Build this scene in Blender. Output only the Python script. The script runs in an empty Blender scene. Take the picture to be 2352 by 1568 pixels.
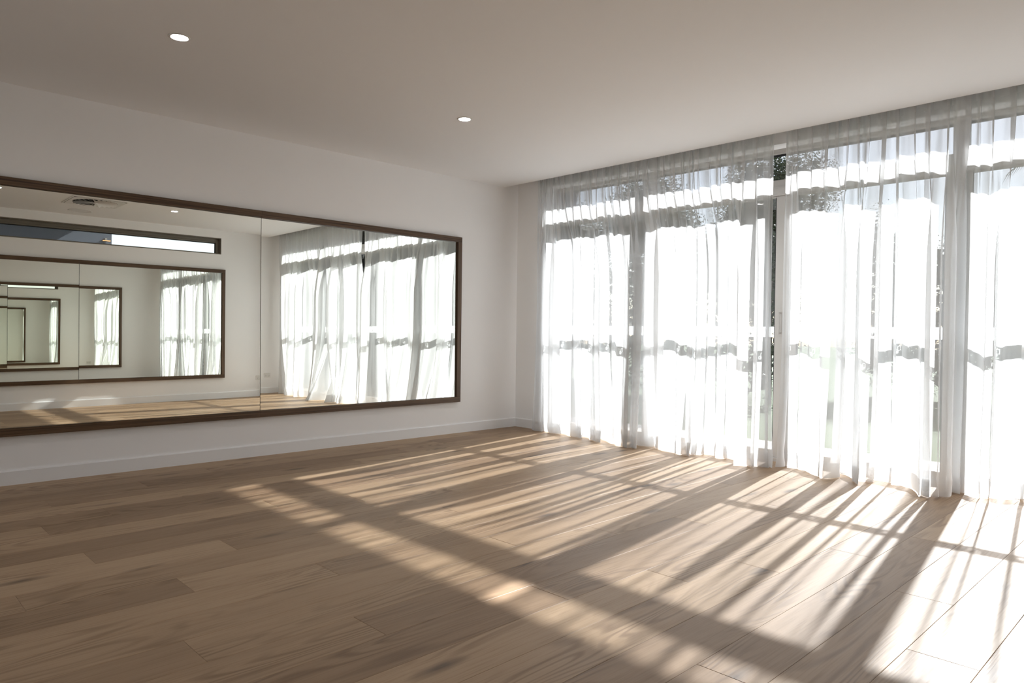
import bpy, bmesh, math, random
from mathutils import Vector, Matrix
random.seed(7)
S = bpy.context.scene
COL = S.collection

# ------------------------------------------------------------------ camera, sky, sun, exposure
W_, H_ = 6.04, 2.70                 # room width (x), ceiling height (z); window wall is y=0, room is y<0
F, YAW, PITCH, ROLL = 1625.88, 0.7986, -0.0135, 0.013
CAM = Vector((5.7865, -5.7019, 1.08))
fw = Vector((-math.sin(YAW), math.cos(YAW), 0)); rt = Vector((math.cos(YAW), math.sin(YAW), 0)); up = Vector((0, 0, 1))
fw2 = fw*math.cos(PITCH) + up*math.sin(PITCH); up2 = up*math.cos(PITCH) - fw*math.sin(PITCH)
rt3 = rt*math.cos(ROLL) + up2*math.sin(ROLL); up3 = up2*math.cos(ROLL) - rt*math.sin(ROLL)
cd = bpy.data.cameras.new('camera'); cam = bpy.data.objects.new('camera', cd); COL.objects.link(cam)
cd.sensor_width = 36.0; cd.lens = F*36.0/2352; cd.clip_start = 0.02; cd.clip_end = 300
m = Matrix((rt3, up3, -fw2)).transposed().to_4x4(); m.translation = CAM
cam.matrix_world = m
S.camera = cam

SUN = Vector((0.15, -1.0, -0.65)).normalized()
sl = bpy.data.lights.new('sun', 'SUN'); sl.energy = 16; sl.angle = math.radians(0.75); sl.color = (1.0, 0.99, 0.985)
so = bpy.data.objects.new('sun', sl); COL.objects.link(so)
so.rotation_euler = SUN.to_track_quat('-Z', 'Y').to_euler(); so.location = (-2, 12, 9)

wd = bpy.data.worlds.new('sky'); S.world = wd; wd.use_nodes = True
nt = wd.node_tree; nt.nodes.clear()
o = nt.nodes.new('ShaderNodeOutputWorld'); bg = nt.nodes.new('ShaderNodeBackground'); sk = nt.nodes.new('ShaderNodeTexSky')
sk.sky_type = 'NISHITA'; sk.sun_disc = False; sk.sun_elevation = math.asin(-SUN.z); sk.sun_rotation = math.atan2(-SUN.x, -SUN.y)
sk.air_density = 1.0; sk.dust_density = 0.4; sk.ozone_density = 1.0
bg.inputs['Strength'].default_value = 0.2
hz = nt.nodes.new('ShaderNodeMix'); hz.data_type = 'RGBA'; hz.inputs[0].default_value = .5      # thin bright haze over the whole sky
hz.inputs[7].default_value = (6.0, 5.7, 5.9, 1)
nt.links.new(sk.outputs[0], hz.inputs[6]); nt.links.new(hz.outputs[2], bg.inputs[0]); nt.links.new(bg.outputs[0], o.inputs[0])

S.view_settings.view_transform = 'Standard'; S.view_settings.look = 'None'
S.view_settings.gamma = 1.0; S.view_settings.use_curve_mapping = False
S.view_settings.exposure = 0.42
cy = S.cycles
cy.max_bounces = 16; cy.diffuse_bounces = 7; cy.glossy_bounces = 12; cy.transmission_bounces = 8
cy.transparent_max_bounces = 40; cy.sample_clamp_indirect = 6.0; cy.use_denoising = True
cy.caustics_reflective = False; cy.caustics_refractive = False

# ------------------------------------------------------------------ helpers
def lin(r, g, b):
    f = lambda c: (c/255/12.92) if c <= 10.3 else ((c/255+0.055)/1.055)**2.4
    return (f(r), f(g), f(b), 1)
def link(o, parent=None):
    COL.objects.link(o)
    if parent is not None: o.parent = parent
    return o
def mesh_obj(name, vs, fs, mat, parent=None, loc=(0, 0, 0), smooth=False):
    me = bpy.data.meshes.new(name); me.from_pydata([tuple(v) for v in vs], [], fs); me.update()
    if mat: me.materials.append(mat)
    if smooth:
        for p in me.polygons: p.use_smooth = True
    ob = bpy.data.objects.new(name, me); ob.location = loc
    return link(ob, parent)
def bm_obj(name, bm, mat, parent=None, loc=(0, 0, 0), smooth=False):
    me = bpy.data.meshes.new(name); bmesh.ops.recalc_face_normals(bm, faces=bm.faces[:]); bm.to_mesh(me); bm.free()
    if mat: me.materials.append(mat)
    if smooth:
        for p in me.polygons: p.use_smooth = True
    ob = bpy.data.objects.new(name, me); ob.location = loc
    return link(ob, parent)
def add_box(bm, x0, x1, y0, y1, z0, z1, bev=0.0):
    r = bmesh.ops.create_cube(bm, size=1.0)
    for v in r['verts']:
        v.co = Vector((x0+(x1-x0)*(v.co.x+.5), y0+(y1-y0)*(v.co.y+.5), z0+(z1-z0)*(v.co.z+.5)))
    if bev > 0:
        es = list({e for v in r['verts'] for e in v.link_edges})
        bmesh.ops.bevel(bm, geom=es, offset=bev, segments=1, affect='EDGES', clamp_overlap=True)
def box(name, x0, x1, y0, y1, z0, z1, mat, parent=None, bev=0.0):
    bm = bmesh.new(); add_box(bm, x0, x1, y0, y1, z0, z1, bev); return bm_obj(name, bm, mat, parent)
def empty(name, loc=(0, 0, 0)):
    e = bpy.data.objects.new(name, None); e.location = loc; e.empty_display_size = .1; return link(e)
def tag(o, label, cat, group=None, kind=None):
    o['label'] = label; o['category'] = cat
    if group: o['group'] = group
    if kind: o['kind'] = kind
    return o
def struct(o): o['kind'] = 'structure'; return o
def keep(parent, *obs):
    # children built in world coordinates under a placed Empty
    for ob in obs: ob.location = Vector(ob.location) - Vector(parent.location)

# ------------------------------------------------------------------ materials
def mat(name):
    m = bpy.data.materials.new(name); m.use_nodes = True; m.node_tree.nodes.clear()
    n = m.node_tree.nodes; L = m.node_tree.links
    out = n.new('ShaderNodeOutputMaterial'); return m, n, L, out
def principled(name, col, rough=0.6, metal=0.0, spec=0.5, noise=0.0, nscale=8.0, bump=0.0, bscale=200.0):
    m, n, L, out = mat(name); b = n.new('ShaderNodeBsdfPrincipled'); L.new(b.outputs[0], out.inputs[0])
    b.inputs['Base Color'].default_value = col; b.inputs['Roughness'].default_value = rough
    b.inputs['Metallic'].default_value = metal; b.inputs['Specular IOR Level'].default_value = spec
    tc = n.new('ShaderNodeTexCoord')
    if noise > 0:
        t = n.new('ShaderNodeTexNoise'); t.inputs['Scale'].default_value = nscale; t.inputs['Detail'].default_value = 4
        L.new(tc.outputs['Object'], t.inputs['Vector'])
        hs = n.new('ShaderNodeMix'); hs.data_type = 'RGBA'; hs.inputs[6].default_value = tuple(c*(1-noise) for c in col[:3])+(1,)
        hs.inputs[7].default_value = tuple(min(1, c*(1+noise)) for c in col[:3])+(1,)
        L.new(t.outputs[0], hs.inputs[0]); L.new(hs.outputs[2], b.inputs['Base Color'])
    if bump > 0:
        t = n.new('ShaderNodeTexNoise'); t.inputs['Scale'].default_value = bscale
        L.new(tc.outputs['Object'], t.inputs['Vector'])
        bp = n.new('ShaderNodeBump'); bp.inputs['Strength'].default_value = bump; bp.inputs['Distance'].default_value = 0.002
        L.new(t.outputs[0], bp.inputs['Height']); L.new(bp.outputs[0], b.inputs['Normal'])
    return m
M = {}
M['wall'] = principled('wall_paint', (.915, .91, .905, 1), .75, spec=.2, noise=.008, nscale=1.5, bump=.06, bscale=350)
M['ceiling'] = principled('ceiling_paint', (.91, .905, .90, 1), .85, spec=.15, noise=.006, nscale=1.0)
M['gloss_white'] = principled('satin_trim_paint', (.86, .86, .86, 1), .4, spec=.4, noise=.006, nscale=3)
M['white_metal'] = principled('white_powder_coat', (.78, .77, .75, 1), .45, noise=.01, nscale=20)
M['frame'] = principled('taupe_powder_coat', (.42, .395, .37, 1), .45, spec=.4, noise=.01, nscale=30)
M['bronze'] = principled('dark_bronze_frame', (.20, .18, .15, 1), .45, spec=.4, noise=.04, nscale=10)
M['gasket'] = principled('black_rubber_gasket', (.02, .02, .022, 1), .6, noise=.05, nscale=30)
M['dark'] = principled('dark_backing', (.01, .009, .008, 1), .9, noise=.05, nscale=10)
M['subfloor'] = principled('dark_underlay_board', (.05, .033, .02, 1), .9, noise=.1, nscale=10)  # dark underlay below the planks, showing in the joints
M['plastic'] = principled('white_plastic', (.74, .73, .70, 1), .35, noise=.01, nscale=30)
M['alu'] = principled('anodised_track', (.55, .54, .52, 1), .35, metal=.6, noise=.03, nscale=60)

def oak():
    m, n, L, out = mat('oak_plank'); b = n.new('ShaderNodeBsdfPrincipled'); L.new(b.outputs[0], out.inputs[0])
    N = lambda t: n.new(t)
    tc = N('ShaderNodeTexCoord'); oi = N('ShaderNodeObjectInfo')
    comb = N('ShaderNodeCombineXYZ'); mu1 = N('ShaderNodeMath'); mu1.operation = 'MULTIPLY'; mu1.inputs[1].default_value = 37.0
    mu2 = N('ShaderNodeMath'); mu2.operation = 'MULTIPLY'; mu2.inputs[1].default_value = 91.0
    L.new(oi.outputs['Random'], mu1.inputs[0]); L.new(oi.outputs['Random'], mu2.inputs[0])
    L.new(mu1.outputs[0], comb.inputs[0]); L.new(mu2.outputs[0], comb.inputs[1]); L.new(mu1.outputs[0], comb.inputs[2])
    add = N('ShaderNodeVectorMath'); add.operation = 'ADD'; L.new(tc.outputs['Object'], add.inputs[0]); L.new(comb.outputs[0], add.inputs[1])
    def mapped(sx, sy):
        mp = N('ShaderNodeMapping'); mp.inputs['Scale'].default_value = (sx, sy, 1); L.new(add.outputs[0], mp.inputs[0]); return mp
    # cathedral grain: contour lines of a stretched noise field
    mpc = mapped(5.5, .62); nf = N('ShaderNodeTexNoise'); nf.inputs['Scale'].default_value = 1.0; nf.inputs['Detail'].default_value = 1.6; nf.inputs['Roughness'].default_value = .4; nf.inputs['Distortion'].default_value = .25
    L.new(mpc.outputs[0], nf.inputs['Vector'])
    k = N('ShaderNodeMath'); k.operation = 'MULTIPLY'; k.inputs[1].default_value = 120.0; L.new(nf.outputs[0], k.inputs[0])
    sn = N('ShaderNodeMath'); sn.operation = 'SINE'; L.new(k.outputs[0], sn.inputs[0])
    r1 = N('ShaderNodeMapRange'); r1.inputs[1].default_value = -.2; r1.inputs[2].default_value = 1.0; L.new(sn.outputs[0], r1.inputs[0])
    # only some areas show strong grain
    mpa = mapped(3.0, .9); na = N('ShaderNodeTexNoise'); na.inputs['Scale'].default_value = 1.3; L.new(mpa.outputs[0], na.inputs['Vector'])
    ra = N('ShaderNodeMapRange'); ra.inputs[1].default_value = .44; ra.inputs[2].default_value = .62; L.new(na.outputs[0], ra.inputs[0])
    gr = N('ShaderNodeMath'); gr.operation = 'MULTIPLY'; L.new(r1.outputs[0], gr.inputs[0]); L.new(ra.outputs[0], gr.inputs[1])
    # fine pores
    mpf = mapped(160, 5); npf = N('ShaderNodeTexNoise'); npf.inputs['Scale'].default_value = 1.0; npf.inputs['Detail'].default_value = 3; L.new(mpf.outputs[0], npf.inputs['Vector'])
    # broad streaks of tone
    mps = mapped(14, .9); ns = N('ShaderNodeTexNoise'); ns.inputs['Scale'].default_value = 1.0; ns.inputs['Detail'].default_value = 3; L.new(mps.outputs[0], ns.inputs['Vector'])
    # knots and smoked streaks
    mpk = mapped(7.5, 2.0); vk = N('ShaderNodeTexVoronoi'); vk.inputs['Scale'].default_value = 1.0; vk.inputs['Randomness'].default_value = 1.0
    nd = N('ShaderNodeTexNoise'); nd.inputs['Scale'].default_value = 3.0; L.new(mpk.outputs[0], nd.inputs['Vector'])
    mxv = N('ShaderNodeMix'); mxv.data_type = 'VECTOR'; mxv.inputs[0].default_value = .12; L.new(mpk.outputs[0], mxv.inputs[4]); L.new(nd.outputs['Color'], mxv.inputs[5])
    L.new(mxv.outputs[1], vk.inputs['Vector'])
    rk = N('ShaderNodeMapRange'); rk.inputs[1].default_value = .24; rk.inputs[2].default_value = .04; L.new(vk.outputs['Distance'], rk.inputs[0])
    sp = N('ShaderNodeSeparateColor'); L.new(vk.outputs['Color'], sp.inputs[0])
    gt = N('ShaderNodeMath'); gt.operation = 'GREATER_THAN'; gt.inputs[1].default_value = .58; L.new(sp.outputs[0], gt.inputs[0])
    kn = N('ShaderNodeMath'); kn.operation = 'MULTIPLY'; L.new(rk.outputs[0], kn.inputs[0]); L.new(gt.outputs[0], kn.inputs[1])
    # plank tone
    cr = N('ShaderNodeValToRGB'); e = cr.color_ramp.elements
    e[0].position = 0; e[0].color = (.25, .155, .088, 1); e[1].position = 1; e[1].color = (.54, .385, .245, 1)
    q = e.new(.35); q.color = (.355, .235, .138, 1); q = e.new(.7); q.color = (.45, .31, .187, 1)
    mt = N('ShaderNodeMath'); mt.operation = 'MULTIPLY_ADD'; mt.inputs[1].default_value = .62; L.new(oi.outputs['Random'], mt.inputs[0])
    ms = N('ShaderNodeMath'); ms.operation = 'MULTIPLY'; ms.inputs[1].default_value = .42; L.new(ns.outputs[0], ms.inputs[0]); L.new(ms.outputs[0], mt.inputs[2])
    L.new(mt.outputs[0], cr.inputs[0])
    def dark(prev, fac, amount, col):
        mm = N('ShaderNodeMath'); mm.operation = 'MULTIPLY'; mm.inputs[1].default_value = amount; L.new(fac, mm.inputs[0])
        mx = N('ShaderNodeMix'); mx.data_type = 'RGBA'; mx.blend_type = 'MULTIPLY'; L.new(mm.outputs[0], mx.inputs[0]); L.new(prev, mx.inputs[6]); mx.inputs[7].default_value = col
        return mx.outputs[2]
    rp = N('ShaderNodeMapRange'); rp.inputs[1].default_value = .5; rp.inputs[2].default_value = .7; L.new(npf.outputs[0], rp.inputs[0])
    c = dark(cr.outputs[0], gr.outputs[0], .62, (.45, .38, .32, 1))
    c = dark(c, rp.outputs[0], .35, (.62, .56, .5, 1))
    c = dark(c, kn.outputs[0], .8, (.16, .13, .12, 1))
    L.new(c, b.inputs['Base Color'])
    b.inputs['Specular IOR Level'].default_value = .5
    rr = N('ShaderNodeMapRange'); rr.inputs[3].default_value = .42; rr.inputs[4].default_value = .56; L.new(npf.outputs[0], rr.inputs[0]); L.new(rr.outputs[0], b.inputs['Roughness'])
    hadd = N('ShaderNodeMath'); hadd.operation = 'ADD'; L.new(gr.outputs[0], hadd.inputs[0]); L.new(npf.outputs[0], hadd.inputs[1])
    bp = N('ShaderNodeBump'); bp.inputs['Strength'].default_value = .25; bp.inputs['Distance'].default_value = .0006; bp.invert = True
    L.new(hadd.outputs[0], bp.inputs['Height']); L.new(bp.outputs[0], b.inputs['Normal'])
    return m
M['oak'] = oak()

def walnut():
    m, n, L, out = mat('walnut_frame'); b = n.new('ShaderNodeBsdfPrincipled'); L.new(b.outputs[0], out.inputs[0])
    tc = n.new('ShaderNodeTexCoord'); oi = n.new('ShaderNodeObjectInfo')
    mp = n.new('ShaderNodeMapping'); mp.inputs['Scale'].default_value = (1, 1, 1)
    L.new(tc.outputs['UV'], mp.inputs[0])
    add = n.new('ShaderNodeVectorMath'); add.operation = 'ADD'; L.new(mp.outputs[0], add.inputs[0]); L.new(oi.outputs['Random'], add.inputs[1])
    t = n.new('ShaderNodeTexNoise'); t.inputs['Scale'].default_value = 1; t.inputs['Detail'].default_value = 5
    L.new(add.outputs[0], t.inputs['Vector'])
    cr = n.new('ShaderNodeValToRGB'); e = cr.color_ramp.elements
    e[0].position = .32; e[0].color = (.040, .020, .009, 1); e[1].position = .68; e[1].color = (.15, .09, .05, 1)
    L.new(t.outputs[0], cr.inputs[0]); L.new(cr.outputs[0], b.inputs['Base Color'])
    b.inputs['Roughness'].default_value = .42; b.inputs['Specular IOR Level'].default_value = .35
    bp = n.new('ShaderNodeBump'); bp.inputs['Strength'].default_value = .2; bp.inputs['Distance'].default_value = .0005
    L.new(t.outputs[0], bp.inputs['Height']); L.new(bp.outputs[0], b.inputs['Normal'])
    return m
M['walnut'] = walnut()

def mirror_mat():
    m, n, L, out = mat('silvered_glass'); g = n.new('ShaderNodeBsdfGlossy'); L.new(g.outputs[0], out.inputs[0])
    g.inputs['Roughness'].default_value = 0.0
    tc = n.new('ShaderNodeTexCoord'); t = n.new('ShaderNodeTexNoise'); t.inputs['Scale'].default_value = .8; L.new(tc.outputs['Object'], t.inputs['Vector'])
    mx = n.new('ShaderNodeMix'); mx.data_type = 'RGBA'; mx.inputs[6].default_value = (.895, .915, .865, 1); mx.inputs[7].default_value = (.905, .92, .875, 1)
    L.new(t.outputs[0], mx.inputs[0]); L.new(mx.outputs[2], g.inputs['Color'])
    return m
M['mirror'] = mirror_mat()

def glass():
    m, n, L, out = mat('window_glass'); tr = n.new('ShaderNodeBsdfTransparent'); gl = n.new('ShaderNodeBsdfGlossy'); mx = n.new('ShaderNodeMixShader')
    fr = n.new('ShaderNodeFresnel'); fr.inputs[0].default_value = 1.5
    tc = n.new('ShaderNodeTexCoord'); t = n.new('ShaderNodeTexNoise'); t.inputs['Scale'].default_value = 2.0; L.new(tc.outputs['Object'], t.inputs['Vector'])
    cm = n.new('ShaderNodeMix'); cm.data_type = 'RGBA'; cm.inputs[6].default_value = (.945, .955, .955, 1); cm.inputs[7].default_value = (.95, .96, .96, 1)
    L.new(t.outputs[0], cm.inputs[0]); L.new(cm.outputs[2], tr.inputs[0])
    gl.inputs['Roughness'].default_value = 0.0
    L.new(fr.outputs[0], mx.inputs[0]); L.new(tr.outputs[0], mx.inputs[1]); L.new(gl.outputs[0], mx.inputs[2]); L.new(mx.outputs[0], out.inputs[0])
    return m
M['glass'] = glass()

def sheer(name, t0, col):
    # open weave: part of the light goes straight through the gaps (less at a slant, where the threads close up), the rest scatters
    m, n, L, out = mat(name); N = n.new
    geo = N('ShaderNodeNewGeometry'); dt = N('ShaderNodeVectorMath'); dt.operation = 'DOT_PRODUCT'
    L.new(geo.outputs['Normal'], dt.inputs[0]); L.new(geo.outputs['Incoming'], dt.inputs[1])
    ab = N('ShaderNodeMath'); ab.operation = 'ABSOLUTE'; L.new(dt.outputs['Value'], ab.inputs[0])
    mxm = N('ShaderNodeMath'); mxm.operation = 'MAXIMUM'; mxm.inputs[1].default_value = .16; L.new(ab.outputs[0], mxm.inputs[0])
    iv = N('ShaderNodeMath'); iv.operation = 'DIVIDE'; iv.inputs[0].default_value = 1.0; L.new(mxm.outputs[0], iv.inputs[1])
    pw = N('ShaderNodeMath'); pw.operation = 'POWER'; pw.inputs[0].default_value = t0; L.new(iv.outputs[0], pw.inputs[1])
    tc = N('ShaderNodeTexCoord'); nz = N('ShaderNodeTexNoise'); mp = N('ShaderNodeMapping'); mp.inputs['Scale'].default_value = (260, 260, 900)
    L.new(tc.outputs['Object'], mp.inputs[0]); L.new(mp.outputs[0], nz.inputs['Vector']); nz.inputs['Scale'].default_value = 1.0
    vr = N('ShaderNodeMapRange'); vr.inputs[3].default_value = .86; vr.inputs[4].default_value = 1.14; L.new(nz.outputs[0], vr.inputs[0])
    ml = N('ShaderNodeMath'); ml.operation = 'MULTIPLY'; L.new(pw.outputs[0], ml.inputs[0]); L.new(vr.outputs[0], ml.inputs[1])
    df = N('ShaderNodeBsdfDiffuse'); tl = N('ShaderNodeBsdfTranslucent'); tr = N('ShaderNodeBsdfTransparent')
    df.inputs[0].default_value = col; tl.inputs[0].default_value = col
    a = N('ShaderNodeMixShader'); a.inputs[0].default_value = .5; L.new(df.outputs[0], a.inputs[1]); L.new(tl.outputs[0], a.inputs[2])
    b = N('ShaderNodeMixShader'); L.new(ml.outputs[0], b.inputs[0]); L.new(a.outputs[0], b.inputs[1]); L.new(tr.outputs[0], b.inputs[2])
    L.new(b.outputs[0], out.inputs[0]); return m
M['sheer'] = sheer('white_sheer_voile', .42, (.85, .86, .87, 1))
M['hem'] = sheer('doubled_voile_hem', .39, (.90, .905, .91, 1))

def emit(name, col, strength):
    m, n, L, out = mat(name); e = n.new('ShaderNodeEmission'); e.inputs[0].default_value = col; e.inputs[1].default_value = strength
    L.new(e.outputs[0], out.inputs[0]); return m
M['lamp'] = emit('downlight_diffuser', (1, .97, .95, 1), 100.0)
M['amber'] = emit('amber_lamp', (1, .55, .25, 1), 1.2)

def film():
    # frosted safety film with an emblem of three squares left clear, repeated along the strip
    m, n, L, out = mat('frosted_safety_film'); N = n.new
    tc = N('ShaderNodeTexCoord'); sx = N('ShaderNodeSeparateXYZ'); L.new(tc.outputs['Object'], sx.inputs[0])
    def math_(op, a, b=None, c=None):
        k = N('ShaderNodeMath'); k.operation = op
        for i, v in enumerate((a, b, c)):
            if v is None: continue
            if isinstance(v, (int, float)): k.inputs[i].default_value = v
            else: L.new(v, k.inputs[i])
        return k.outputs[0]
    P = .205
    u = math_('SUBTRACT', math_('MULTIPLY', math_('FRACT', math_('DIVIDE', sx.outputs[0], P)), P), P/2)   # metres from emblem centre
    v = math_('SUBTRACT', sx.outputs[2], 1.109)
    v = math_('ADD', v, math_('MULTIPLY', u, -.35))       # squares lean like the emblem
    def rect(cx, cy, hw, hh):
        dx = math_('SUBTRACT', math_('ABSOLUTE', math_('SUBTRACT', u, cx)), hw); dy = math_('SUBTRACT', math_('ABSOLUTE', math_('SUBTRACT', v, cy)), hh)
        return math_('MAXIMUM', dx, dy)
    def outline(cx, cy, hw, hh, w=.0016):
        return math_('LESS_THAN', math_('ABSOLUTE', rect(cx, cy, hw, hh)), w)
    solid = math_('LESS_THAN', rect(-.004, -.014, .007, .009), 0)
    a = math_('MAXIMUM', outline(.008, .010, .010, .016), math_('MAXIMUM', outline(-.014, -.004, .006, .010), solid))
    tr = N('ShaderNodeBsdfTransparent'); df = N('ShaderNodeBsdfDiffuse'); tl = N('ShaderNodeBsdfTranslucent')
    for x in (df, tl): x.inputs[0].default_value = (.86, .88, .9, 1)
    s = N('ShaderNodeMixShader'); s.inputs[0].default_value = .6; L.new(df.outputs[0], s.inputs[1]); L.new(tl.outputs[0], s.inputs[2])
    fac = math_('MAXIMUM', a, .12)
    b = N('ShaderNodeMixShader'); L.new(fac, b.inputs[0]); L.new(s.outputs[0], b.inputs[1]); L.new(tr.outputs[0], b.inputs[2]); L.new(b.outputs[0], out.inputs[0])
    return m
M['film'] = film()

def leaf_mat(name, c1, c2):
    m, n, L, out = mat(name); N = n.new
    tc = N('ShaderNodeTexCoord'); t = N('ShaderNodeTexNoise'); t.inputs['Scale'].default_value = 6; L.new(tc.outputs['Object'], t.inputs['Vector'])
    mx = N('ShaderNodeMix'); mx.data_type = 'RGBA'; mx.inputs[6].default_value = c1; mx.inputs[7].default_value = c2; L.new(t.outputs[0], mx.inputs[0])
    p = N('ShaderNodeBsdfPrincipled'); p.inputs['Roughness'].default_value = .6; p.inputs['Specular IOR Level'].default_value = .25; L.new(mx.outputs[2], p.inputs['Base Color'])
    tl = N('ShaderNodeBsdfTranslucent'); L.new(mx.outputs[2], tl.inputs[0])
    s = N('ShaderNodeMixShader'); s.inputs[0].default_value = .07; L.new(p.outputs[0], s.inputs[1]); L.new(tl.outputs[0], s.inputs[2]); L.new(s.outputs[0], out.inputs[0])
    return m
M['leaf'] = leaf_mat('dark_leaf', (.02, .03, .014, 1), (.05, .07, .03, 1))
M['leaf2'] = leaf_mat('hedge_leaf', (.02, .032, .015, 1), (.04, .058, .026, 1))
M['bark'] = principled('bark', (.10, .075, .055, 1), .9, noise=.3, nscale=20)
M['paving'] = principled('pale_paving', (.62, .60, .56, 1), .8, noise=.06, nscale=6)
M['grass'] = principled('lawn', (.045, .085, .025, 1), .9, noise=.35, nscale=40, bump=.6, bscale=120)
M['render'] = principled('charcoal_render', (.075, .085, .105, 1), .95, noise=.35, nscale=45, bump=.8, bscale=90)
M['gravel'] = principled('side_path', (.25, .24, .22, 1), .9, noise=.2, nscale=30)

# ------------------------------------------------------------------ floor
BACK = -8.0
floor = struct(box('floor', 0, W_, BACK, .14, -.05, -.012, M['subfloor']))
PW = .2175; PL = 2.17; TH = .012
joint = {1: -2.90, 2: -3.60, 3: -4.12, 4: -2.55, 5: -4.05, 6: -4.51, 7: -4.86, 8: -3.72, 9: -3.25, 10: -2.64, 11: -4.25, 12: -5.15, 13: -4.61,
         14: -4.07, 15: -3.19, 16: -4.81, 17: -4.27, 18: -3.54, 19: -3.00, 20: -2.58, 21: -2.03, 22: -3.65, 23: -2.43, 24: -3.01, 25: -4.3, 26: -3.4, 27: -2.2, 28: -3.9}
pcache = {}
def plank(x0, x1, y0, y1):
    g = .0003; w = x1-x0-2*g; l = y1-y0-2*g; key = (round(w, 4), round(l, 4))
    if key not in pcache:
        b = .0013; hw, hl = w/2, l/2; vs = []
        for (a, c, z) in ((hw, hl, -TH), (hw, hl, -b*.7), (hw-b, hl-b, 0)):
            vs += [(-a, -c, z), (a, -c, z), (a, c, z), (-a, c, z)]
        fs = [(3, 2, 1, 0), (8, 9, 10, 11)]
        for k in (0, 4):
            for i in range(4): fs.append((k+i, k+(i+1) % 4, k+4+(i+1) % 4, k+4+i))
        me = bpy.data.meshes.new('plank'); me.from_pydata(vs, [], fs); me.update(); me.materials.append(M['oak']); pcache[key] = me
    ob = bpy.data.objects.new('plank', pcache[key]); ob.location = ((x0+x1)/2, (y0+y1)/2, 0); link(ob, floor)
for r in range(1, 29):
    x0, x1 = (r-1)*PW, min(r*PW, W_)
    j = joint[r]
    while j > BACK: j -= PL
    edges = [BACK]; j += PL
    while j < .135:
        edges.append(j); j += PL
    edges.append(.14)
    if edges[-1]-edges[-2] < .03: edges.pop(-2)
    for a, b in zip(edges[:-1], edges[1:]): plank(x0, x1, a, b)

# ------------------------------------------------------------------ shell
OX0, OX1, OZ = .42, 5.70, 2.67            # window opening
YR = -.22                                 # front edge of the curtain recess in the ceiling
struct(box('wall_left', -.12, 0, BACK-.12, .34, -.05, 2.95, M['wall']))
bm = bmesh.new()
add_box(bm, 0, OX0, 0, .34, -.05, 2.95); add_box(bm, OX1, W_, 0, .34, -.05, 2.95); add_box(bm, OX0, OX1, 0, .34, OZ, 2.95)
struct(bm_obj('wall_front', bm, M['wall']))
# right wall with the slot for the highlight window
HY0, HY1, HZ0, HZ1 = -4.75, -.92, 2.315, 2.575
bm = bmesh.new()
add_box(bm, W_, W_+.24, BACK-.12, HY0, -.05, 2.95); add_box(bm, W_, W_+.24, HY1, .34, -.05, 2.95)
add_box(bm, W_, W_+.24, HY0, HY1, -.05, HZ0); add_box(bm, W_, W_+.24, HY0, HY1, HZ1, 2.95)
struct(bm_obj('wall_right', bm, M['wall']))
bm = bmesh.new(); BX0, BX1, BZ = .7, 5.3, 2.4  # opening for the added doors that let in fill daylight
add_box(bm, 0, BX0, BACK-.12, BACK, -.05, 2.95); add_box(bm, BX1, W_, BACK-.12, BACK, -.05, 2.95); add_box(bm, BX0, BX1, BACK-.12, BACK, BZ, 2.95)
struct(bm_obj('wall_back', bm, M['wall']))
bm = bmesh.new()
add_box(bm, 0, W_, BACK, YR, H_, 3.0); add_box(bm, 0, W_, YR, .0, 2.86, 3.0)
struct(bm_obj('ceiling', bm, M['ceiling']))
struct(box('trim_1', -.3, W_+.45, BACK-.3, .75, 3.0, 3.12, M['gloss_white']))   # roof slab edge
def skirting(name, x0, x1, y0, y1, nx, ny):
    # board 100 mm high with a small chamfer on its room side
    t, h, c = .014, .10, .008; vs = []; L_ = (Vector((x1, y1, 0))-Vector((x0, y0, 0)))
    prof = [(0, 0), (t, 0), (t, h-c), (t-c*.6, h), (0, h)]
    for s in (0, 1):
        for (d, z) in prof: vs.append((x0+L_.x*s+nx*d, y0+L_.y*s+ny*d, z))
    fs = [(i, (i+1) % 5, 5+(i+1) % 5, 5+i) for i in range(5)] + [(4, 3, 2, 1, 0), (5, 6, 7, 8, 9)]
    bm = bmesh.new(); vv = [bm.verts.new(v) for v in vs]
    for f in fs: bm.faces.new([vv[i] for i in f])
    return struct(bm_obj(name, bm, M['gloss_white']))
skirting('baseboard_left', 0, 0, BACK, 0, 1, 0)
skirting('baseboard_right', W_, W_, BACK, 0, -1, 0)
skirting('baseboard_back', .014, BX0, BACK, BACK, 0, 1)
skirting('baseboard_front', .014, OX0, 0, 0, 0, -1)

# ------------------------------------------------------------------ glazed front: head lights above, two doors and two side lights below
GY = .20; fy0, fy1 = .15, .25
TZ0, TZ1 = 2.275, 2.406
win = empty('window_1', (3.06, GY, 0)); struct(win)
def part(name, *a, parent=win, bev=.003, **k):
    ob = box(name, *a, M[k.get('m', 'frame')], parent, bev); keep(parent, ob); return ob
part('frame_head', OX0, OX1, fy0, fy1, 2.63, OZ)
part('frame_sill', OX0, OX1, fy0-.01, fy1+.02, -.012, .03)
part('frame_jamb', OX0, OX0+.05, fy0, fy1, .03, 2.63); part('frame_jamb', OX1-.05, OX1, fy0, fy1, .03, 2.63)
part('transom', OX0+.05, OX1-.05, fy0-.004, fy1, TZ0, TZ1)
part('transom_bead', OX0+.05, OX1-.05, fy0-.012, fy0-.004, 2.335, 2.345, bev=0)
MX = [(1.66, 1.75), (4.32, 4.41)]
for a, b in MX:
    part('mullion', a, b, fy0-.002, fy1, TZ1, 2.63); part('mullion', a, b, fy0-.002, fy1, .03, TZ0)
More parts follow.
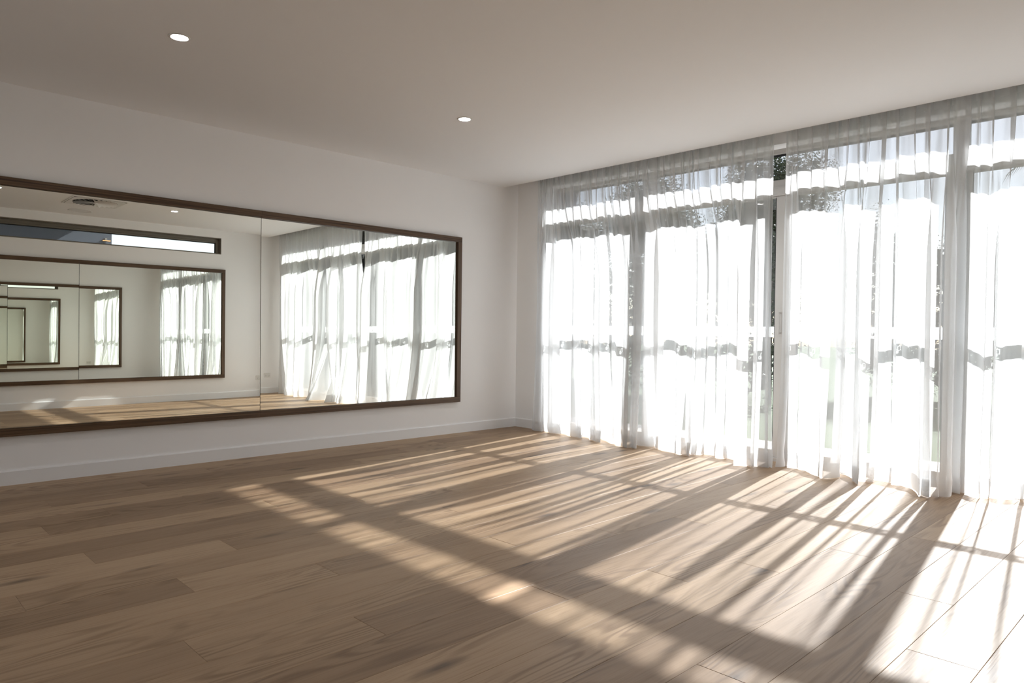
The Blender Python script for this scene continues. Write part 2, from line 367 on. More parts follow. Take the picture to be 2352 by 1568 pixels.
for a, b in ((OX0+.05, 1.66), (1.75, 4.32), (4.41, OX1-.05)):
    ob = part('pane', a, b, GY-.003, GY+.003, TZ1, 2.63, m='glass', bev=0)
    part('gasket', a, b, GY-.02, GY-.004, 2.612, 2.63, m='gasket', bev=0)
def leaf(name, a, b, is_door):
    e = empty(name, ((a+b)/2, GY, 0)); struct(e); st = .095 if is_door else .03
    y0, y1 = (GY-.022, GY+.022)
    sL = st if name == 'door_2' else (.045 if is_door else .03); sR = st if name == 'door_1' else (.045 if is_door else .03)
    z0, z1 = .03, TZ0
    part('stile', a, a+sL, y0, y1, z0, z1, parent=e); part('stile', b-sR, b, y0, y1, z0, z1, parent=e)
    part('rail', a+sL, b-sR, y0, y1, z0, .092, parent=e); part('rail', a+sL, b-sR, y0, y1, z1-.012, z1, parent=e)
    part('pane', a+sL, b-sR, GY-.003, GY+.003, .092, z1-.012, parent=e, m='glass', bev=0)
    part('gasket', a+sL, a+sL+.006, GY-.018, GY-.0035, .092, z1-.012, parent=e, m='gasket', bev=0)
    part('gasket', b-sR-.006, b-sR, GY-.018, GY-.0035, .092, z1-.012, parent=e, m='gasket', bev=0)
    f = mesh_obj('safety_film', [(a+sL+.006, GY-.0045, 1.064), (b-sR-.006, GY-.0045, 1.064), (b-sR-.006, GY-.0045, 1.155), (a+sL+.006, GY-.0045, 1.155),
                 (a+sL+.006, GY-.0041, 1.064), (b-sR-.006, GY-.0041, 1.064), (b-sR-.006, GY-.0041, 1.155), (a+sL+.006, GY-.0041, 1.155)], [(0, 1, 2, 3)], M['film'], None)
    f.parent = e; f.matrix_parent_inverse = Matrix.Translation(e.location).inverted()
    f['label'] = 'frosted white safety strip with small square emblems'
    return e
leaf('window_2', OX0+.05, 1.66, False)
d1 = leaf('door_1', 1.75, 3.085, True); d2 = leaf('door_2', 3.085, 4.32, True)
leaf('window_3', 4.41, OX1-.05, False)
# pull handle on the stile by the curtain gap
bm = bmesh.new()
hx0, hx1 = 3.042, 3.064
add_box(bm, hx0-.014, hx1+.012, GY-.027, GY-.022, 1.07, 1.31, .001)
for z in (1.10, 1.27): add_box(bm, hx0, hx0+.012, GY-.062, GY-.025, z-.006, z+.006, .002)
add_box(bm, hx0-.001, hx0+.013, GY-.072, GY-.058, 1.088, 1.282, .004)
h = bm_obj('handle', bm, M['frame'], d1); keep(d1, h); h['label'] = 'taupe pull handle on a slim plate'

# unseen glazed doors added to the back wall, behind the camera, for fill daylight
w5 = empty('added_fill_window', ((BX0+BX1)/2, BACK-.06, 0)); struct(w5)
def p5(name, *a, m='frame', bev=.003):
    ob = box(name, *a, M[m], w5, bev); keep(w5, ob)
p5('frame_head', BX0, BX1, BACK-.1, BACK-.03, BZ-.06, BZ); p5('frame_sill', BX0, BX1, BACK-.1, BACK-.03, -.012, .03)
for x in (BX0, BX0+1.515, BX0+3.03, BX1-.055): p5('frame_jamb', x, x+.055, BACK-.1, BACK-.03, .03, BZ-.06)
for x in (BX0+.055, BX0+1.57, BX0+3.085): p5('pane', x, x+1.46, BACK-.068, BACK-.062, .03, BZ-.06, m='glass', bev=0)

# ------------------------------------------------------------------ high slot window in the right wall
w4 = empty('window_4', (W_+.12, (HY0+HY1)/2, (HZ0+HZ1)/2)); struct(w4)
def p4(name, *a, m='bronze', bev=.002):
    ob = box(name, *a, M[m], w4, bev); keep(w4, ob); return ob
t = .012
p4('reveal_lining', W_-.003, W_+.2, HY0, HY1, HZ1-t, HZ1); p4('reveal_lining', W_-.003, W_+.2, HY0, HY1, HZ0, HZ0+t)
p4('reveal_lining', W_-.003, W_+.2, HY1-t, HY1, HZ0+t, HZ1-t); p4('reveal_lining', W_-.003, W_+.2, HY0, HY0+t, HZ0+t, HZ1-t)
fx0, fx1 = W_+.075, W_+.15
p4('frame_head', fx0, fx1, HY0+t, HY1-t, HZ1-t-.04, HZ1-t); p4('frame_head_inner', fx0+.012, fx1, HY0+t+.05, HY1-t-.05, HZ1-t-.062, HZ1-t-.04); p4('frame_sill', fx0, fx1, HY0+t, HY1-t, HZ0+t, HZ0+t+.012)
p4('frame_jamb', fx0, fx1, HY1-t-.05, HY1-t, HZ0+t+.012, HZ1-t-.04); p4('frame_jamb', fx0, fx1, HY0+t, HY0+t+.05, HZ0+t+.012, HZ1-t-.04)
p4('gasket', fx0+.03, fx0+.036, HY0+t+.05, HY1-t-.05, HZ1-t-.074, HZ1-t-.062, m='gasket', bev=0)
p4('gasket', fx0+.03, fx0+.036, HY1-t-.062, HY1-t-.05, HZ0+t+.012, HZ1-t-.052, m='gasket', bev=0)
p4('pane', fx0+.036, fx0+.042, HY0+t+.05, HY1-t-.05, HZ0+t+.012, HZ1-t-.04, m='glass', bev=0)

# ------------------------------------------------------------------ wall mirrors
MT, MB, MY = 2.070, .333, -.86
def rail_mesh(name, x0, x1, y0, y1, z0, z1, parent, along):
    bm = bmesh.new(); add_box(bm, x0, x1, y0, y1, z0, z1, .0015)
    uv = bm.loops.layers.uv.new('grain')
    bmesh.ops.recalc_face_normals(bm, faces=bm.faces[:])
    for f in bm.faces:
        for l in f.loops:
            c = l.vert.co
            l[uv].uv = (c.y*1.6, c.z*150+c.x*130) if along == 'y' else (c.z*1.6, c.y*150+c.x*130)
    ob = bm_obj(name, bm, M['walnut'], parent); keep(parent, ob); return ob
def big_mirror(side, label):
    s = 1 if side == 'left' else -1; X0 = 0 if side == 'left' else W_
    yl = -5.24; fw_, D = .054, .045                      # face width, depth off the wall
    e = empty('wall_mirror', (X0, (MY+yl)/2, (MT+MB)/2)); tag(e, label, 'mirror')
    xs = sorted((X0+s*.001, X0+s*D))
    seam = -3.05
    for z0, z1 in ((MT-fw_, MT), (MB, MB+fw_)):
        rail_mesh('frame_rail', xs[0], xs[1], seam-.006, MY, z0, z1, e, 'y'); rail_mesh('frame_rail', xs[0], xs[1], yl, seam-.0068, z0, z1, e, 'y')
    rail_mesh('frame_stile', xs[0], xs[1], MY-fw_, MY, MB+fw_, MT-fw_, e, 'z'); rail_mesh('frame_stile', xs[0], xs[1], yl, yl+fw_, MB+fw_, MT-fw_, e, 'z')
    bx = sorted((X0+s*.001, X0+s*.006))
    b = box('backing_board', bx[0], bx[1], yl+.05, MY-.05, MB+.05, MT-.05, M['dark'], e); keep(e, b)
    for (y0, y1, co, rc) in ((seam+.003, MY-fw_-.002, (.0050, -.0030, 0, 0, 0), -1.9), (yl+fw_+.002, seam-.003, (-.0010, -.0039, -.0026, .0026, .0005), -3.9)):
        if side == 'right': co = tuple(c*-.6 for c in co)
        ny, nz = 40, 30; z0, z1 = MB+fw_+.002, MT-fw_-.002; base = .018
        vs = []; fs = []
        for i in range(ny+1):
            for j in range(nz+1):
                y = y0+(y1-y0)*i/ny; z = z0+(z1-z0)*j/nz; u, v = y-rc, z-1.2
                d = co[0]*u+co[1]*v+co[2]*u*u+co[3]*v*v+co[4]*u*v
                vs.append((X0+s*base+d, y, z))
        n1 = len(vs)
        for i in range(ny):
            for j in range(nz):
                a = i*(nz+1)+j; q = (a, a+nz+1, a+nz+2, a+1)
                fs.append(q if s > 0 else q[::-1])
        # polished edge at the back so the panel has thickness
        vs += [(X0+s*.0065, y0, z0), (X0+s*.0065, y1, z0), (X0+s*.0065, y1, z1), (X0+s*.0065, y0, z1)]
        c = [n1+4+k for k in range(4)]; vs += [vs[k] for k in (0, ny*(nz+1), ny*(nz+1)+nz, nz)]
        for k in range(4): fs.append((c[k], c[(k+1) % 4], n1+(k+1) % 4, n1+k))
        ob = mesh_obj('mirror_panel', vs, fs, M['mirror'], e, smooth=False)
        for p in ob.data.polygons[:ny*nz]: p.use_smooth = True
        keep(e, ob)
    return e
big_mirror('left', 'long walnut framed mirror on the wall left of the curtains, in full view')
big_mirror('right', 'matching walnut framed mirror on the opposite wall, seen only in reflection')

# ------------------------------------------------------------------ curtains
def plan_ray(px, y):
    # where the sight line through image column px crosses the vertical plane at y (used to read fold positions off the photograph)
    d = fw2 + rt3*((px-1176)/F); t_ = (y-CAM.y)/d.y; return CAM.x+d.x*t_
HEM = [(1222, -.082), (1281, -.06), (1288, .03), (1320, -.111), (1340, .032), (1373, -.178), (1383, .0), (1434, -.234), (1507, .048), (1521, -.06), (1562, -.179),
       (1600, -.062), (1648, .086), (1661, -.059), (1688, .022), (1697, -.30), (1740, -.16), (1782, -.15), (1792, .01), (1840, .013), (1899, -.237), (1923, .037),
       (1953, .05), (1961, -.26), (2022, .03), (2100, -.08), (2113, -.34), (2160, -.291), (2208, .023), (2243, -.069), (2300, .0), (2352, .10), (2430, -.2), (2520, .05), (2600, -.2), (2700, .05), (2860, -.1)]
def hem_y(px):
    for (a, ya), (b, yb) in zip(HEM[:-1], HEM[1:]):
        if a <= px <= b:
            t_ = (px-a)/(b-a); t_ = t_*t_*(3-2*t_); return ya+(yb-ya)*t_
    return HEM[0][1] if px < HEM[0][0] else HEM[-1][1]
MIDY = [(1200, -.10), (1240, -.10), (1276, -.093), (1293, 0.0), (1316, .03), (1339, 0.01), (1352, 0.03), (1361, -0.07), (1381, -0.038), (1413, 0.03), (1424, -0.07), (1460, -0.09), (1499, -0.07), (1538, 0.06), (1567, -0.007),
        (1600, -0.073), (1616, -0.076), (1638, -0.027), (1674, 0.017), (1693, -0.001), (1702, -0.139), (1718, -0.203), (1738, -0.099), (1754, -0.044), (1775, -.05), (1797, -.10), (1817, -0.001), (1840, 0.08), (1853, 0.04), (1872, -0.001),
        (1885, 0.025), (1889, -0.105), (1920, -0.099), (1933, 0.06), (1963, 0.08), (1977, -0.058), (1990, -0.165), (2006, -0.177), (2014, -0.07), (2048, -0.004), (2064, 0.08), (2080, 0.034), (2118, 0.06), (2131, -0.125),
        (2150, -0.165), (2176, -0.145), (2195, -0.001), (2217, 0.017), (2246, -0.009), (2265, -0.105), (2284, 0.011), (2313, 0.071), (2348, 0.066), (2400, -.05), (2450, -.15), (2520, .04), (2590, -.12), (2680, .03), (2760, -.1), (2860, -.06)]
def mid_y(px):
    for (a, ya), (b, yb) in zip(MIDY[:-1], MIDY[1:]):
        if a <= px <= b: return ya+(yb-ya)*(px-a)/(b-a)-.055
    return -.15
def resample(pts, n):
    L_ = [0]
    for a, b in zip(pts[:-1], pts[1:]): L_.append(L_[-1]+math.hypot(b[0]-a[0], b[1]-a[1]))
    out = []; j = 0
    for i in range(n):
        s = L_[-1]*i/(n-1)
        while j < len(L_)-2 and L_[j+1] < s: j += 1
        k = (s-L_[j])/max(1e-9, L_[j+1]-L_[j]); out.append((pts[j][0]+(pts[j+1][0]-pts[j][0])*k, pts[j][1]+(pts[j+1][1]-pts[j][1])*k))
    return out
def smooth(pts, it):
    for _ in range(it):
        pts = [pts[0]]+[((a[0]+2*b[0]+c[0])/4, (a[1]+2*b[1]+c[1])/4) for a, b, c in zip(pts[:-2], pts[1:-1], pts[2:])]+[pts[-1]]
    return pts
def catmull(P, m_):
    out = []
    for i in range(len(P)-1):
        p0 = P[max(0, i-1)]; p1 = P[i]; p2 = P[i+1]; p3 = P[min(len(P)-1, i+2)]
        for k in range(m_):
            t_ = k/m_
            out.append(tuple(.5*((2*p1[c])+(-p0[c]+p2[c])*t_+(2*p0[c]-5*p1[c]+4*p2[c]-p3[c])*t_*t_+(-p0[c]+3*p1[c]-3*p2[c]+p3[c])*t_**3) for c in (0, 1)))
    out.append(P[-1]); return out
NS = 1000
def curtain(label, px_start, px_end, folds, seed, slant_l, slant_r):
    rnd = random.Random(seed); YC = -.115
    # mid height: folded-back (triple) zones a..b read from the photograph
    ctrl_m = []; ctrl_b = []
    def put(px, ym, yh, sl):
        ctrl_m.append((plan_ray(px, ym), ym))
        hy = max(-.40, min(.11, yh)); ctrl_b.append((plan_ray(px+sl, hy), hy))
    H_ = lambda px: hem_y(px)*.95-.045
    put(px_start, mid_y(px_start), H_(px_start+slant_l), slant_l)
    prev, psl = px_start, slant_l
    for i, (a, b, sl) in enumerate(folds):
        nmid = int((a-prev)/11)
        for k in range(1, nmid):
            q = prev+(a-prev)*k/nmid; ss = psl+(sl-psl)*k/nmid; put(q, mid_y(q)+rnd.uniform(-.006, .006), H_(q+ss), ss)
        yl, yr = mid_y(a-2), mid_y(b+3); hl, hr = H_(a+sl-2), H_(b+sl+3); g = .012 if b-a < 7 else .022
        put(b, yl-g, hl-g, sl); put((a+b)/2, (yl+yr)/2, (hl+hr)/2, sl); put(a, yr+g, hr+g, sl)
        prev, psl = b, sl
    put(px_end, mid_y(px_end), H_(px_end+slant_r), slant_r)
    A_, B_ = catmull(ctrl_m, 12), catmull(ctrl_b, 12); Lc = [0]
    for a0, a1, b0, b1 in zip(A_[:-1], A_[1:], B_[:-1], B_[1:]): Lc.append(Lc[-1]+math.hypot(a1[0]-a0[0], a1[1]-a0[1])+.5*math.hypot(b1[0]-b0[0], b1[1]-b0[1]))
    mid, bot, j = [], [], 0
    for i in range(NS):
        q = Lc[-1]*i/(NS-1)
        while j < len(Lc)-2 and Lc[j+1] < q: j += 1
        k = (q-Lc[j])/max(1e-9, Lc[j+1]-Lc[j])
        mid.append((A_[j][0]+(A_[j+1][0]-A_[j][0])*k, A_[j][1]+(A_[j+1][1]-A_[j][1])*k)); bot.append((B_[j][0]+(B_[j+1][0]-B_[j][0])*k, B_[j][1]+(B_[j+1][1]-B_[j][1])*k))
    mid = smooth(mid, 4); bot = smooth(bot, 10)
    # heading: pinch pleats, flat between short folded-back tucks
    xs0 = plan_ray(px_start, YC); xs1 = plan_ray(px_end, YC); npl = max(6, int(round((xs1-xs0)/.098)))
    ws = [rnd.uniform(.65, 1.35) for _ in range(npl)]; k_ = (xs1-xs0)/sum(ws); x = xs0; ctl = [(xs0, YC+.02)]
    for i, w in enumerate(ws):
        w *= k_; o_ = rnd.choice((.20, .32, .42, .5))*w; am = rnd.uniform(.022, .036); sg = 1 if i % 4 else -1
        ctl += [(x+w*.30, YC+.6*am*sg), (x+w*.62, YC-.3*am), (x+w*.80+o_*.5, YC-am), (x+w*.80, YC-.1*am), (x+w*.80-o_*.5, YC+am)]; x += w
    ctl[-1] = (xs1-.012, YC+.01); ctl.append((xs1, YC)); top = smooth(resample(catmull(ctl, 8), NS), 1)
    # hang each pleat above the fold it feeds
    Wn = 70; pre = [0]
    for p in mid: pre.append(pre[-1]+p[0])
    tp = resample(top, NS); new = []; last = 0.0
    for i in range(NS):
        h_ = min(Wn, i, NS-1-i); xb = (pre[i+h_+1]-pre[i-h_])/(2*h_+1)
        f_ = max(last, min(1, max(0, (xb-mid[0][0])/(mid[-1][0]-mid[0][0])))); last = f_
        q = f_*(NS-1); j = min(NS-2, int(q)); k = q-j
        new.append((tp[j][0]+(tp[j+1][0]-tp[j][0])*k, tp[j][1]+(tp[j+1][1]-tp[j][1])*k))
    top = smooth(new, 1)
    # small ripples that run down from the pleats and die out
    rip = [(rnd.uniform(18, 60), rnd.uniform(0, 6.28), rnd.uniform(.0015, .004)) for _ in range(7)]
    ZT = 2.775; NZ = 64; vs = []; fs = []
    zs = [ZT*(1-(j/NZ)**1.0) for j in range(NZ+1)]
    for z in zs:
        wt = max(0, min(1, (z-1.55)/(2.60-1.55))); wt = wt*wt*(3-2*wt)
        wt2 = max(0, min(1, (z-.9)/(2.3-.9))); 
        wb = max(0, min(1, (1.25-z)/1.25)); wb = wb*wb*(1.6-.6*wb)
        for i in range(NS):
            x = (mid[i][0]*(1-wt)+top[i][0]*wt)*(1-wb)+bot[i][0]*wb
            y = (mid[i][1]*(1-wt)+top[i][1]*wt)*(1-wb)+bot[i][1]*wb
            # pleat memory below the heading
            y += .35*(top[i][1]-YC)*wt2*(1-wt)
            s = i/NS
            for (fq, p_, am) in rip: y += am*math.sin(fq*s*6.28+p_+z*.6)*(.5+.5*(1-wt))
            if z < .25:                      # soft crumple where the hem meets the floor
                q = (1-z/.25); y += q*.010*math.sin(s*190+z*22+seed)+q*.006*math.sin(s*97-z*30); x += q*.006*math.sin(s*150+z*15)
            vs.append((x, y, .006+z))
    for j in range(NZ):
        for i in range(NS-1): a = j*NS+i; fs.append((a, a+1, a+NS+1, a+NS))
    e = empty('sheer_curtain', ((xs0+xs1)/2, YC, 0)); tag(e, label, 'curtain', 'floor length sheer curtains')
    c = mesh_obj('curtain_panel', vs, fs, M['sheer'], e, smooth=True); keep(e, c)
    # turned-up hem: second layer over the lowest 11 cm
    hv = []; hf = []; zr = [.11, .075, .04, .0]; me = c.data
    for z in zr:
        t_ = (1-(z)/ZT)*NZ; j = min(NZ-1, int(t_)); k = t_-j
        for i in range(NS):
            a = Vector(vs[j*NS+i]); b = Vector(vs[(j+1)*NS+i]); p = a.lerp(b, k); hv.append((p.x, p.y+.0025, p.z))
    for j in range(3):
        for i in range(NS-1): a = j*NS+i; hf.append((a, a+1, a+NS+1, a+NS))
    hm = mesh_obj('hem', hv, hf, M['hem'], e, smooth=True); keep(e, hm)
    hv = [(x, y+.002, 2.772-.09*k) for k in (0, 1) for (x, y) in top]
    hd = mesh_obj('heading_tape', hv, [(i, i+1, NS+i+1, NS+i) for i in range(NS-1)], M['hem'], e, smooth=True); keep(e, hd)
    return e
LF = [(1240, 1249, -2), (1268, 1284, 4), (1316, 1330, 10), (1334, 1337, 8), (1352, 1355, 6), (1366, 1378, 6), (1405, 1409, 8), (1432, 1445, 0), (1455, 1472, -6), (1480, 1492, 12),
      (1510, 1522, -2), (1552, 1557, 2), (1578, 1591, 0), (1601, 1611, -8), (1626, 1628, -6), (1647, 1658, -4), (1671, 1674, -2), (1693, 1705, -2), (1732, 1741, -4), (1756, 1766, 4)]
curtain('left sheer white curtain, from the room corner to the narrow central gap', 1230, 1770.5, LF, 3, -7, 10)
RF = [(1806, 1814, -8), (1838, 1842, -4), (1856, 1859, -2), (1883, 1889, 2), (1921, 1943, -8), (1966, 1981, -2), (2008, 2018, -6), (2053, 2059, -4), (2070, 2073, -2), (2114, 2118, 2), (2123, 2143, 0),
      (2156, 2160, 2), (2181, 2192, 0), (2198, 2216, -4), (2260, 2265, -6), (2282, 2289, -6), (2346, 2362, 0), (2410, 2416, 0), (2450, 2475, 0), (2520, 2530, 0), (2590, 2612, 0), (2660, 2668, 0), (2720, 2745, 0), (2790, 2800, 0)]
curtain('right sheer white curtain, from the central gap past the right edge', 1796, 2860, RF, 11, -10, 0)
# double curtain track inside the recess
tr = empty('curtain_track', (W_/2, -.115, 2.86)); tag(tr, 'white aluminium curtain track up in the ceiling recess above both curtains', 'curtain track')
bm = bmesh.new(); add_box(bm, .25, W_-.1, -.13, -.10, 2.835, 2.86, .002); ob = bm_obj('track_profile', bm, M['white_metal'], tr); keep(tr, ob)
for i in range(0, 56):
    x = .42+i*.098
    if 3.13 < x < 3.17 or x > 5.85: continue
    bm = bmesh.new(); add_box(bm, x-.004, x+.004, -.119, -.111, 2.7835, 2.835, .001); ob = bm_obj('glider', bm, M['plastic'], tr); keep(tr, ob)

# ------------------------------------------------------------------ ceiling fittings
def ring(bm, r0, r1, z0, z1, n=40):
    vs = [[bm.verts.new((r*math.cos(2*math.pi*i/n), r*math.sin(2*math.pi*i/n), z)) for i in range(n)] for (r, z) in ((r0, z0), (r1, z0), (r1, z1), (r0, z1))]
    for k in range(4):
        for i in range(n): bm.faces.new((vs[k][i], vs[k][(i+1) % n], vs[(k+1) % 4][(i+1) % n], vs[(k+1) % 4][i]))
def lathe(prof, n=40):
    bm = bmesh.new(); rows = [[bm.verts.new((r*math.cos(2*math.pi*i/n), r*math.sin(2*math.pi*i/n), z)) for i in range(n)] for r, z in prof]
    for a, b in zip(rows[:-1], rows[1:]):
        for i in range(n): bm.faces.new((a[i], a[(i+1) % n], b[(i+1) % n], b[i]))
    return bm
def downlight():
    e = empty('recessed_downlight', (0, 0, H_))
    bm = lathe([(.0545, 0), (.0575, -.001), (.0560, -.0035), (.0470, -.0045), (.0440, -.003), (.0425, .0)]); 
    a = bm_obj('trim_ring', bm, M['white_metal'], e, smooth=True)
    bm = bmesh.new(); bmesh.ops.create_circle(bm, cap_ends=True, radius=.0425, segments=40)
    for v in bm.verts: v.co.z = -.0015
    b = bm_obj('diffuser', bm, M['lamp'], e)
    b['label'] = 'glowing round diffuser'
    return e
DL = [(1.63, -2.19, 'recessed downlight in the ceiling nearer the room corner, above the mirror end'), (1.63, -4.275, 'larger looking recessed downlight at the upper left of the ceiling'),
      (4.64, -2.17, 'recessed downlight reflected in the mirror right of the ceiling air vent'), (4.43, -4.275, 'recessed downlight reflected at the left edge of the mirror'),
      (1.63, -6.37, 'recessed downlight behind the camera on the mirror side'), (4.44, -6.37, 'recessed downlight behind the camera on the far side')]
d0 = downlight()
for i, (x, y, lb) in enumerate(DL):
    if i == 0: e = d0
    else:
        e = d0.copy(); COL.objects.link(e)
        for ch in d0.children:
            c = ch.copy(); COL.objects.link(c); c.parent = e
    e.location = (x, y, H_); tag(e, lb, 'downlight', 'recessed ceiling downlights')

# square swirl diffuser
ac = empty('ceiling_air_vent', (4.68, -3.17, H_)); tag(ac, 'square white ceiling air vent with radial swirl blades, seen in the mirror', 'air vent')
HS, RC = .305, .262
bm = bmesh.new(); n = 48
outer = []; inner = []
for i in range(n):
    a = 2*math.pi*(i+.5)/n; c_, s_ = math.cos(a), math.sin(a); k = HS/max(abs(c_), abs(s_))
    outer.append((k*c_, k*s_)); inner.append((RC*c_, RC*s_))
vo = [bm.verts.new((x, y, -.008)) for x, y in outer]; vi = [bm.verts.new((x, y, -.008)) for x, y in inner]; vi2 = [bm.verts.new((x, y, .0)) for x, y in inner]
for i in range(n):
    j = (i+1) % n; bm.faces.new((vo[i], vo[j], vi[j], vi[i])); bm.faces.new((vi[i], vi[j], vi2[j], vi2[i]))
bm_obj('face_plate', bm, M['white_metal'], ac)
bm = bmesh.new()
for (x0, x1, y0, y1) in ((-HS-.022, HS+.022, -HS-.022, -HS-.004), (-HS-.022, HS+.022, HS+.004, HS+.022), (-HS-.022, -HS-.004, -HS-.004, HS+.004), (HS+.004, HS+.022, -HS-.004, HS+.004)): add_box(bm, x0, x1, y0, y1, -.007, 0, .001)
bm_obj('outer_frame', bm, M['white_metal'], ac)
bm = bmesh.new(); add_box(bm, -HS-.004, HS+.004, -HS-.004, HS+.004, -.0012, -.0002)
bm_obj('cavity_shade_sheet', bm, M['dark'], ac)  # flat black sheet stands in for the shade inside the vent
bm = lathe([(0, -.026), (.022, -.025), (.027, -.018), (.027, -.002)], 24); bm_obj('hub', bm, M['white_metal'], ac, smooth=True)
bl = bpy.data.meshes.new('blade')
b_v = []
for (r, hw) in ((.03, .005), (.15, .017), (.258, .031)):
    tl = .55
    b_v += [(r, -hw*math.cos(tl), -.012-hw*math.sin(tl)), (r, hw*math.cos(tl), -.012+hw*math.sin(tl)*.6), (r, hw*math.cos(tl), -.0105+hw*math.sin(tl)*.6), (r, -hw*math.cos(tl), -.0105-hw*math.sin(tl))]
b_v = [(x, y, min(z, -.0015)) for x, y, z in b_v]
b_f = [(3, 2, 1, 0), (8, 9, 10, 11)]
for k in (0, 4):
    for i in range(4): b_f.append((k+i, k+(i+1) % 4, k+4+(i+1) % 4, k+4+i))
bl.from_pydata(b_v, [], b_f); bl.update(); bl.materials.append(M['white_metal'])
for i in range(24):
    o_ = bpy.data.objects.new('blade', bl); o_.rotation_euler = (0, 0, 2*math.pi*i/24); link(o_, ac)
# flush round speaker
sp = empty('ceiling_speaker', (5.57, -3.15, H_)); tag(sp, 'flush round white ceiling speaker beside the air vent, seen in the mirror', 'speaker')
bm_obj('rim', lathe([(.150, 0), (.152, -.004), (.143, -.006), (.138, -.003), (.138, 0)], 56), M['white_metal'], sp, smooth=True)
bm_obj('grille', lathe([(0, -.0035), (.07, -.0033), (.137, -.0022)], 56), M['white_metal'], sp, smooth=True)

# power point on the right wall near the curtain
pp = empty('power_outlet', (W_, -.23, .31)); tag(pp, 'white double power outlet low on the wall beside the curtain, seen in the mirror', 'outlet')
o_ = box('cover_plate', W_-.008, W_, -.288, -.172, .273, .347, M['plastic'], pp, .002); keep(pp, o_)
for yy in (-.258, -.202):
    o_ = box('switch', W_-.012, W_-.008, yy-.008, yy+.008, .328, .341, M['plastic'], pp, .001); keep(pp, o_)
    for dy, dz, rot in ((-.008, .004, .5), (.008, .004, -.5), (0, -.010, 0)):
        bm = bmesh.new(); add_box(bm, -.0006, .0006, -.0014, .0014, -.0045, .0045)
        o_ = bm_obj('pin_slot', bm, M['dark'], pp, loc=(W_-.0083-W_, yy+dy+.23, .303+dz-.31)); o_.rotation_euler = (rot, 0, 0)

# ------------------------------------------------------------------ outside
struct(box('ground', -40, W_+40, .34, 70, -.12, -.05, M['grass']))
tag_p = struct(box('terrace', -2, W_+3, .34, 1.42, -.09, -.03, M['paving']))
struct(box('terrace', -3, W_+3, -20, BACK-.12, -.12, -.05, M['paving']))
struct(box('ground', W_+.24, W_+14, -14, .34, -.12, -.05, M['gravel']))

def foliage(name, blobs, nleaf, size, m, parent, seed):
    r = random.Random(seed); vs = []; fs = []
    tot = sum(b[3]*b[4] for b in blobs)
    for (cx, cy, cz, rx, rz) in blobs:
        for _ in range(int(nleaf*rx*rz/tot)):
            a = r.uniform(0, 6.283); u = r.uniform(-1, 1); q = math.sqrt(1-u*u); R = r.uniform(.45, 1.0)**.5*r.uniform(.85, 1.08)
            p = Vector((cx+rx*R*q*math.cos(a), cy+rx*R*q*math.sin(a), cz+rz*R*u))
            if p.z < .0: continue
            d1_ = Vector((r.gauss(0, 1), r.gauss(0, 1), r.gauss(0, .6))).normalized(); d2_ = d1_.cross(Vector((r.gauss(0, 1), r.gauss(0, 1), r.gauss(0, 1)))).normalized()
            l = size*r.uniform(.6, 1.3); w = l*.42; k = len(vs)
            vs += [p-d1_*l*.5, p+d2_*w*.5, p+d1_*l*.5, p-d2_*w*.5]; fs.append((k, k+1, k+2, k+3))
    ob = mesh_obj(name, vs, fs, m, parent); keep(parent, ob); ob['kind'] = 'stuff'; return ob
def limb(bm, p, q, r0, r1, n=8):
    p, q = Vector(p), Vector(q); d = (q-p).normalized(); s = d.orthogonal().normalized(); t_ = d.cross(s)
    A = [bm.verts.new(p+(s*math.cos(6.283*i/n)+t_*math.sin(6.283*i/n))*r0) for i in range(n)]; B = [bm.verts.new(q+(s*math.cos(6.283*i/n)+t_*math.sin(6.283*i/n))*r1) for i in range(n)]
    for i in range(n): bm.faces.new((A[i], A[(i+1) % n], B[(i+1) % n], B[i]))
def tree(x, y, h, r_, label, seed, nleaf=9000, size=.13, low=.6):
    e = empty('garden_tree', (x, y, -.05)); tag(e, label, 'tree', 'trees in the garden beyond the doors'); r = random.Random(seed)
    bm = bmesh.new(); limb(bm, (x, y, -.05), (x+.1, y, h*.45), .16, .10)
    bl_ = []
    for i in range(7):
        a = i*2.4+r.uniform(0, .5); rr = r_*r.uniform(.25, .6); z = h*r.uniform(.5, .85); c_ = (x+rr*math.cos(a), y+rr*math.sin(a), z)
        limb(bm, (x+.1, y, h*r.uniform(.3, .45)), c_, .06, .02); bl_.append((*c_, r_*r.uniform(.45, .62), h*r.uniform(.12, .2)))
    bl_.append((x, y, h*low, r_*.75, h*.32)); bl_.append((x, y, h*.85, r_*.5, h*.14))
    t_ = bm_obj('trunk', bm, M['bark'], e, smooth=True); keep(e, t_)
    foliage('foliage', bl_, nleaf, size, M['leaf'], e, seed); foliage('inner_foliage', [(a, b, c, d*.7, f*.7) for a, b, c, d, f in bl_], 5000, .17, M['leaf'], e, seed+50)
tree(-1.25, 8.4, 5.3, 1.5, 'dark leafy tree behind the narrow gap between the curtains', 1, 52000, .055, .5)
tree(-5.4, 10.5, 5.6, 1.9, 'dark leafy tree behind the left curtain', 2, 30000, .08)
tree(-9.8, 11.0, 6.0, 2.0, 'dark leafy tree furthest left in the garden', 3, 16000, .1)
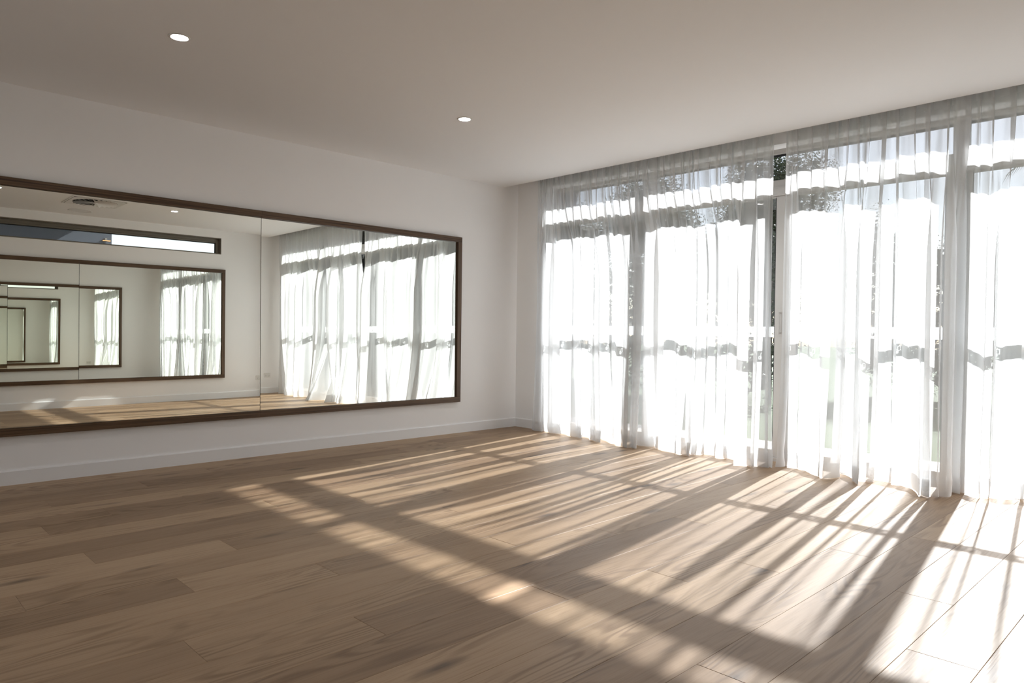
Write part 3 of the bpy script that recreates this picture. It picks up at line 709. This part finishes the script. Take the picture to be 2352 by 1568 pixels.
def hedge(x0, x1, y, h, label, seed, n_=9000):
    e = empty('garden_hedge', ((x0+x1)/2, y, -.05)); tag(e, label, 'hedge'); r = random.Random(seed); bl_ = []; bm = bmesh.new(); x = x0
    while x < x1:
        hh = h*r.uniform(.85, 1.12); bl_.append((x, y+r.uniform(-.1, .1), hh*.5, .55, hh*.52)); limb(bm, (x, y, -.05), (x, y, hh*.7), .03, .01, 5); x += .55
    t_ = bm_obj('stem', bm, M['bark'], e); keep(e, t_)
    foliage('foliage', bl_, n_, .05, M['leaf2'], e, seed); foliage('inner_foliage', [(a, b, c, d*.7, f*.85) for a, b, c, d, f in bl_], 9000, .2, M['leaf2'], e, seed+50)
hedge(-10, .9, 5.4, 2.9, 'green hedge at the far side of the lawn, nearest to the glass doors', 5, 34000)
hedge(1.0, 5.5, 8.6, 3.35, 'green hedge behind the right curtain, sky above it', 6, 34000)
# small palm seen at the upper right
pe = empty('garden_palm', (3.75, 10.6, -.05)); tag(pe, 'feathery palm at the upper right behind the sheer curtain', 'palm')
bm = bmesh.new()
for i in range(10): limb(bm, (3.75, 10.6, -.05+i*.45), (3.75, 10.6, -.05+i*.45+.45), .12, .10)
ob = bm_obj('trunk', bm, M['bark'], pe, smooth=True); keep(pe, ob)
for i in range(16):
    bm = bmesh.new(); a = i*2.4; el = .9-.09*i; pts = []
    for k in range(11):
        s = k/10; pts.append(Vector((math.cos(a)*s*1.15*math.cos(el*.6), math.sin(a)*s*1.15*math.cos(el*.6), s*math.sin(el)*1.0-.75*s*s)))
    for p, q in zip(pts[:-1], pts[1:]): limb(bm, p, q, .012, .008, 4)
    side = Vector((-math.sin(a), math.cos(a), 0))
    for k in range(1, 11):
        for sg in (-1, 1):
            for hlf in (0, .5):
                p = pts[k].lerp(pts[k-1], hlf); tip = p+side*sg*.30*(1-.5*abs(k/10-.4))+(pts[k]-pts[k-1])*1.1-Vector((0, 0, .10))
                w = (pts[k]-pts[k-1]).normalized()*.014
                v = [bm.verts.new(p-w), bm.verts.new(p+w), bm.verts.new(tip)]; bm.faces.new(v)
    bm_obj('frond', bm, M['leaf'], pe, loc=(0, 0, 4.5))
# neighbouring building beyond the slot window
nb = empty('neighbour_building', (11, -5.5, -.05)); tag(nb, 'dark charcoal rendered building seen through the high slot window in the mirror', 'building')
o_ = box('wall', 9.0, 13.0, -12, -1.84, -.05, 5.2, M['render'], nb); keep(nb, o_)
o_ = box('eave', 8.2, 9.0, -12, -2.06, 3.1, 3.3, M['bronze'], nb); keep(nb, o_)
wl = empty('wall_lamp', (9.0, -1.95, 2.71)); tag(wl, 'small amber wall lamp at the corner of the dark building', 'lamp')
bm = bmesh.new(); add_box(bm, 8.955, 9.0, -1.97, -1.93, 2.69, 2.745, .003); o_ = bm_obj('lamp_body', bm, M['bronze'], wl); keep(wl, o_)
bm = bmesh.new(); add_box(bm, 8.95, 8.99, -2.0, -1.87, 2.695, 2.71, .002); o_ = bm_obj('lamp_diffuser', bm, M['amber'], wl); keep(wl, o_)
